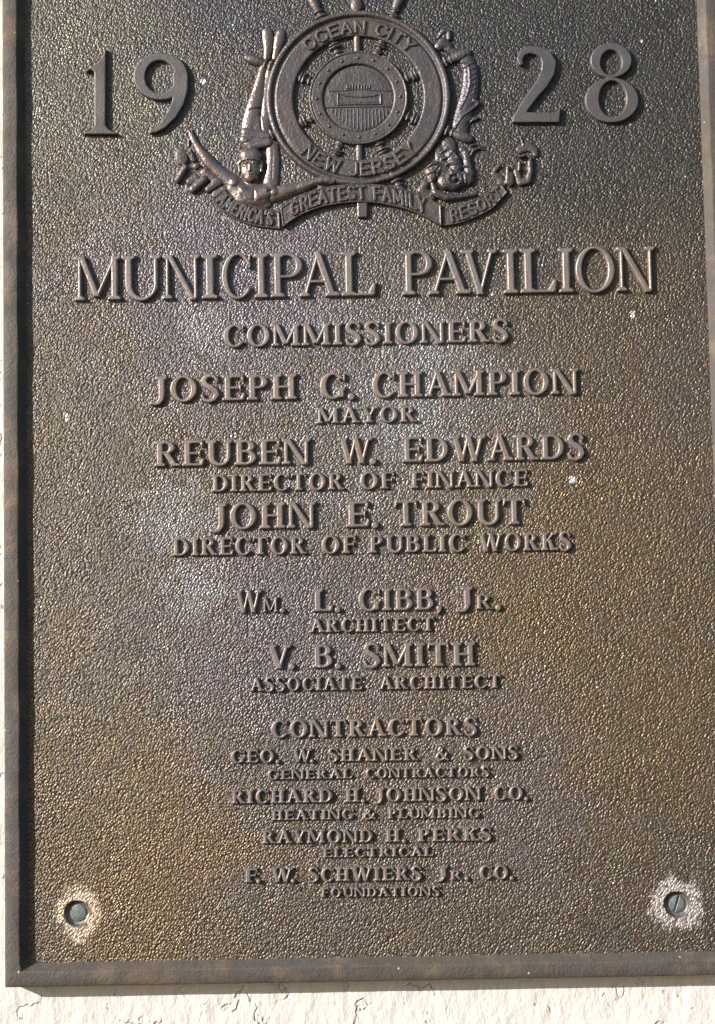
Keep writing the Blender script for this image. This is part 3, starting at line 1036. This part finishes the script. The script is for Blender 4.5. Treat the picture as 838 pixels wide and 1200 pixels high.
# the diver: chest and head forward, arms spread, legs thrown up behind ------------------------
Z1 = lambda x, y: (180 + x / 3.4917, y / 3.4917)
D = lambda *p: ch(Z1, *p)
diver = figure('diver', [
    D((398, 672, 13.0, 2.5, 7.5), (398, 704, 11.8, 2.5, 7.3), (400, 727, 9.0, 2.5, 6.8)),                # head and jaw
    D((399, 752, 8.5, .5, 4.5), (400, 785, 10.0, .5, 4.5)),                                              # neck
    D((335, 765, 11.0, .4, 5.0), (375, 800, 14.5, .4, 6.2), (440, 800, 14.0, .4, 6.0), (480, 775, 9.0, .4, 4.8)),     # shoulders and chest
    D((410, 820, 9, .4, 4.4), (455, 832, 8, .4, 3.2)), D((368, 788, 9.0, 1.2, 6.2), (395, 802, 8.0, 1.2, 6.0)), D((432, 806, 8.0, 1.2, 6.0), (462, 794, 8.5, 1.2, 6.2)),
    D((330, 752, 7.0, 1.4, 5.6)), D((494, 790, 6.6, 1.4, 5.6)),
    D((325, 748, 9.8, .4, 5.0), (290, 720, 8.8, .4, 4.8), (252, 688, 7.2, .6, 4.2), (228, 664, 7.4, .6, 4.4), (195, 622, 5.6, .6, 3.8), (172, 588, 3.9, .6, 3.0), (162, 568, 4.4, .5, 2.8), (155, 548, 3.4, .4, 2.4)),   # one arm
    D((492, 800, 9.0, .4, 5.2), (540, 783, 8.4, .6, 5.0), (582, 771, 6.4, 1.0, 4.2), (612, 763, 6.8, 1.6, 4.4), (655, 750, 4.4, 3.2, 3.6), (690, 742, 4.6, 4.6, 3.0), (714, 740, 4.4, 5.2, 2.2)),  # the other
    D((706, 738, 2.0, 5.4, 2.0), (742, 733, 1.5, 5.4, 1.6), (762, 737, 1.2, 5.2, 1.3)), D((708, 742, 1.8, 5.4, 2.0), (745, 742, 1.5, 5.4, 1.6)),
    D((708, 746, 1.7, 5.4, 1.8), (738, 750, 1.3, 5.4, 1.5)), D((700, 736, 1.6, 5.2, 2.2), (722, 727, 1.2, 5.2, 1.6)), D((706, 748, 1.5, 5.2, 1.8), (728, 755, 1.1, 5.2, 1.4)),
    D((150, 560, 1.6, .5, 2.2), (146, 535, 1.2, .4, 1.6)), D((158, 558, 1.6, .5, 2.2), (158, 533, 1.2, .4, 1.6)), D((145, 575, 1.4, .5, 2.0), (143, 600, 1.2, .4, 1.4)),
    D((486, 600, 7.6, .2, 3.4), (489, 650, 8.4, .2, 3.8), (488, 700, 8.0, .2, 3.6), (478, 760, 9.6, .2, 4.2)),                     # back seen past the head
    D((395, 585, 10.0, .5, 5.0), (460, 578, 9.5, .5, 4.6)),                                              # hips
    D((392, 520, 9.5, .5, 5.6), (388, 560, 9.5, .5, 5.6)), D((420, 505, 12, .5, 5.2), (430, 560, 12, .5, 5.2)),
    D((398, 505, 11.2, .5, 5.8), (412, 440, 9.6, .5, 5.4), (424, 395, 8.4, .5, 4.8), (434, 345, 6.6, .5, 4.2), (443, 300, 4.6, .5, 3.6), (452, 262, 3.6, .5, 3.0)),  # thigh, knee, calf
    D((455, 540, 7.5, .4, 4.6), (462, 470, 7.0, .2, 3.8), (462, 400, 6.2, .2, 3.4), (468, 330, 5.0, .2, 3.0), (480, 262, 3.6, .4, 3.0)),
    D((462, 240, 3.8, .5, 3.2), (467, 200, 5.0, .5, 3.6), (468, 155, 7.0, .5, 3.2), (466, 134, 6.4, .5, 3.0)),  # feet, soles up
    D((497, 240, 3.8, .5, 3.2), (506, 200, 5.0, .5, 3.6), (515, 160, 6.6, .5, 3.4), (521, 138, 5.6, .5, 3.0)),
    D((397, 682, 1.1, 9.4, 1.6), (396, 706, 1.6, 9.6, 2.0)), D((368, 676, 1.5, 7.8, 1.6), (386, 674, 1.5, 9.0, 1.6)), D((410, 674, 1.5, 9.0, 1.6), (428, 676, 1.5, 7.8, 1.6)), D((371, 688, 1.6, 7.4, 1.4), (381, 688, 1.6, 8.0, 1.4)), D((414, 688, 1.6, 8.0, 1.4), (425, 688, 1.6, 7.4, 1.4)),
    D((391, 721, .8, 8.9, 1.1), (405, 721, .8, 8.9, 1.1)), D((392, 728, .9, 8.5, 1.2), (404, 728, .9, 8.5, 1.2)), D((399, 743, 2.6, 5.8, 2.4)),
], root, M_FIGURE, .5, T=.35, carve=[
    [(*Z1(390, 725), .3, .7), (*Z1(406, 725), .3, .7)],
    [(*Z1(413, 785), .7, .8), (*Z1(414, 822), .7, .8)], [(*Z1(489, 615), .6, .5), (*Z1(486, 735), .6, .5)], [(*Z1(350, 782), .6, .6), (*Z1(372, 812), .6, .6)], [(*Z1(408, 392), .6, .6), (*Z1(432, 380), .6, .6)], [(*Z1(470, 790), .8, 1.5), (*Z1(505, 770), .8, 1.5)], 
    [(*Z1(395, 455), .8, 1.3), (*Z1(440, 448), .8, 1.3)], [(*Z1(437, 470), .8, 1.6), (*Z1(446, 560), .8, 1.6)]])
remember(diver)
figure('bathing_cap', [D((386, 643, 9.6, 3.6, 7.0), (410, 643, 9.6, 3.6, 7.0)), D((352, 672, 2.2, 5.5, 1.5), (365, 664, 1.8, 8.0, 1.6), (386, 660, 1.6, 9.6, 1.6), (412, 660, 1.6, 9.6, 1.6), (432, 664, 1.8, 8.0, 1.6), (444, 672, 2.2, 5.5, 1.5)),
                       D((352, 680, 2.6, 4.5, 2.0), (355, 705, 2.2, 4.0, 2.0)), D((443, 680, 2.6, 4.5, 2.0), (442, 705, 2.2, 4.0, 2.0))], diver, M_FIGURE, .5)
figure('trunks', [D((372, 575, 5.5, 3.2, 3.6), (400, 600, 6.0, 3.2, 3.4), (470, 588, 5.0, 3.0, 3.0)), D((380, 545, 6.0, 3.8, 3.2), (430, 555, 8.5, 3.0, 3.2), (466, 560, 5.0, 3.0, 3.0))], diver, M_FIGURE, .5,
       carve=[[(*Z1(375, 590), .8, 1.0), (*Z1(430, 575), .8, 1.0)]])

# the dolphin: head down at the ribbon, tail curling up past the rim ---------------------------
Z4 = lambda x, y: (470 + x / 8.38, 140 + y / 8.38)
Z6 = lambda x, y: (490 + x / 8.567, 20 + y / 8.567)
F4 = lambda *p: ch(Z4, *p)
F6 = lambda *p: ch(Z6, *p)
dolphin = figure('dolphin', [
    F4((440, 620, 10.5, 1.0, 6.5), (520, 600, 13.5, 1.0, 7.5), (600, 590, 9.5, 1.0, 6.0)),                  # head
    F4((660, 600, 7.0, .5, 5.0), (670, 520, 6.5, .5, 4.6), (650, 420, 5.0, .5, 3.8), (640, 330, 4.0, .5, 3.2)),      # brow crest
    F4((310, 640, 3.0, 1.2, 3.6), (340, 730, 5.0, 1.0, 4.6), (450, 770, 5.2, 1.0, 4.8), (580, 765, 3.4, 1.0, 3.8), (730, 740, 2.2, .8, 2.6)),   # lower lip
    F4((240, 640, 5.0, .6, 3.4), (200, 700, 5.0, .6, 3.2), (300, 760, 6.0, .6, 3.0)), F4((295, 610, 3.0, 1.5, 3.2)),
    F4((300, 520, 8.5, .5, 4.8), (350, 480, 8.5, .5, 5.0), (300, 580, 6.0, .5, 4.4)),                       # gill fin
    F4((540, 480, 8.0, .6, 5.2), (510, 400, 7.0, .6, 4.8), (480, 320, 8.0, .5, 4.0), (470, 250, 9.0, .5, 3.4)),      # neck
    F4((390, 300, 8.0, .3, 2.6), (400, 400, 8.0, .3, 2.8), (420, 500, 8.0, .4, 3.4)),
    F4((470, 370, 2.0, 3.2, 2.4), (500, 320, 2.0, 3.2, 2.4), (560, 390, 2.0, 3.0, 2.0)), F4((450, 450, 1.8, 4.0, 2.2), (540, 445, 2.0, 4.4, 2.0)), F4((480, 500, 1.6, 5.4, 1.8), (500, 540, 1.6, 6.0, 1.8)),
    F4((600, 300, 4.0, .4, 2.6), (640, 350, 5.0, .4, 3.0)),
    F4((680, 360, 2.0, .6, 2.4), (710, 310, 1.8, .6, 2.6), (770, 285, 1.5, .6, 2.2), (820, 300, 1.0, .4, 1.4)), F4((690, 260, 1.6, .6, 2.4), (740, 250, 1.4, .6, 2.0), (815, 275, 1.0, .4, 1.4)),
    F6((420, 1160, 9.0, .4, 4.0), (430, 1060, 10.0, .4, 4.4), (470, 930, 10.5, .4, 4.6), (510, 800, 10.5, .4, 4.6), (530, 650, 9.8, .4, 4.4), (530, 520, 9.0, .4, 4.0), (490, 440, 8.0, .4, 3.6), (420, 390, 6.0, .3, 3.0), (330, 340, 5.0, .3, 2.6), (270, 300, 4.4, .3, 2.4)),  # tail stock
    F6((370, 1120, 1.8, 3.0, 2.2), (440, 1010, 2.0, 3.6, 2.2), (560, 920, 2.0, 3.2, 2.0), (600, 880, 1.8, 2.6, 1.8)), F6((430, 1120, 4.0, 1.5, 2.2), (500, 1040, 4.2, 1.5, 2.2), (590, 1020, 2.6, 1.0, 2.0)),
    F6((420, 930, 1.6, 3.6, 1.6), (490, 800, 1.6, 4.4, 1.4), (520, 680, 1.6, 4.4, 1.4), (510, 520, 1.6, 4.0, 1.4)), F6((560, 850, 3.0, 2.8, 2.4), (600, 870, 2.6, 2.4, 2.2)),
    F6((210, 300, 5.5, .5, 3.0), (250, 260, 6.5, .5, 3.4), (310, 290, 4.0, .5, 2.8)), F6((200, 210, 2.4, .5, 2.4), (250, 145, 3.4, .5, 3.0), (310, 150, 3.0, .5, 3.0), (310, 220, 3.0, .5, 2.8)), F6((270, 190, 5.0, .3, 1.8)),   # flukes
    F4((523, 600, 2.0, 8.4, 2.6)),
    F4((395, 330, 1.6, 2.6, 1.8), (450, 300, 1.6, 3.6, 1.8), (520, 300, 1.6, 3.2, 1.8)), F4((400, 400, 1.6, 2.8, 1.8), (440, 385, 1.6, 3.6, 1.8)),
    F4((255, 480, 1.4, 3.0, 2.0), (300, 450, 1.4, 4.6, 2.0), (350, 445, 1.4, 4.4, 2.0)), F4((265, 540, 1.4, 3.0, 2.0), (310, 520, 1.4, 4.8, 2.0), (355, 525, 1.4, 4.2, 2.0)),
    F4((620, 470, 1.5, 3.6, 2.0), (690, 480, 1.5, 3.6, 2.0)), F4((610, 540, 1.5, 4.6, 2.0), (700, 560, 1.5, 4.0, 2.0)), F4((640, 400, 1.5, 3.0, 1.8), (680, 410, 1.5, 2.8, 1.8)),
    F4((300, 740, 1.6, 4.0, 2.0), (360, 770, 1.6, 5.0, 2.0), (430, 800, 1.6, 3.6, 2.0)),
    F6((448, 462, 1.3, 3.0, 1.5), (500, 494, 1.3, 3.9, 1.5), (552, 466, 1.3, 3.0, 1.5)),
    F6((468, 512, 1.3, 3.0, 1.5), (520, 544, 1.3, 3.9, 1.5), (572, 516, 1.3, 3.0, 1.5)),
    F6((478, 562, 1.3, 3.0, 1.5), (530, 594, 1.3, 3.9, 1.5), (582, 566, 1.3, 3.0, 1.5)),
    F6((480, 612, 1.3, 3.0, 1.5), (532, 644, 1.3, 3.9, 1.5), (584, 616, 1.3, 3.0, 1.5)),
    F6((478, 662, 1.3, 3.0, 1.5), (530, 694, 1.3, 3.9, 1.5), (582, 666, 1.3, 3.0, 1.5)),
    F6((473, 712, 1.3, 3.0, 1.5), (525, 744, 1.3, 3.9, 1.5), (577, 716, 1.3, 3.0, 1.5)),
    F6((463, 762, 1.3, 3.0, 1.5), (515, 794, 1.3, 3.9, 1.5), (567, 766, 1.3, 3.0, 1.5)),
    F6((448, 812, 1.3, 3.0, 1.5), (500, 844, 1.3, 3.9, 1.5), (552, 816, 1.3, 3.0, 1.5)),
    F6((433, 862, 1.3, 3.0, 1.5), (485, 894, 1.3, 3.9, 1.5), (537, 866, 1.3, 3.0, 1.5)),
], root, M_FISH, .5, T=.3, carve=[
    [(*Z4(494, 572), 1.2, 3.2), (*Z4(540, 562), 1.2, 3.2), (*Z4(562, 600), 1.2, 3.2), (*Z4(540, 638), 1.2, 3.2), (*Z4(498, 632), 1.2, 3.2), (*Z4(486, 600), 1.2, 3.2), (*Z4(494, 572), 1.2, 3.2)],
    [(*Z4(330, 610), .9, 2.0), (*Z4(400, 700), .9, 2.0), (*Z4(520, 725), .9, 2.0), (*Z4(610, 690), .9, 2.0)],
    [(*Z4(380, 470), .8, 1.3), (*Z4(340, 530), .8, 1.3), (*Z4(350, 600), .8, 1.3)], [(*Z4(610, 560), .9, 1.6), (*Z4(620, 650), .9, 1.6)],
    [(*Z6(480, 1100), .8, 1.2), (*Z6(560, 1000), .8, 1.2)], [(*Z6(560, 700), .6, .9), (*Z6(530, 780), .6, .9)], [(*Z6(590, 620), .6, .9), (*Z6(560, 640), .6, .9)]])


# ------------------------------------------------------------------ the two screws
def screw(p, ang, slot_depth, label):
    ca, sa = math.cos(math.radians(ang)), math.sin(math.radians(ang))

    def fn(U, V):
        d = np.hypot(U, V)
        z = -3.4 - .012 * d * d - np.clip(d - 9.2, 0, 2) * 1.2
        s = np.abs(U * sa - V * ca) - 1.05
        return d - 10.4, z - slot_depth * np.clip(.5 - s / .6, 0, 1)
    o = relief('screw', fn, (-11, -11, 11, 11), .35, M_SCREW, None, -6.3)
    o.location = (p[0] * S, 0, p[1] * S)
    o['label'] = label
    o['category'] = 'screw'
    o['group'] = 'screws holding the plaque'


screw(HOLES[0], -28, .8, 'round screw head with a faint filled slot in the hole at the lower left corner')
screw(HOLES[1], 71, 3.5, 'round screw head with a steep dark open slot inside the bright worn ring')
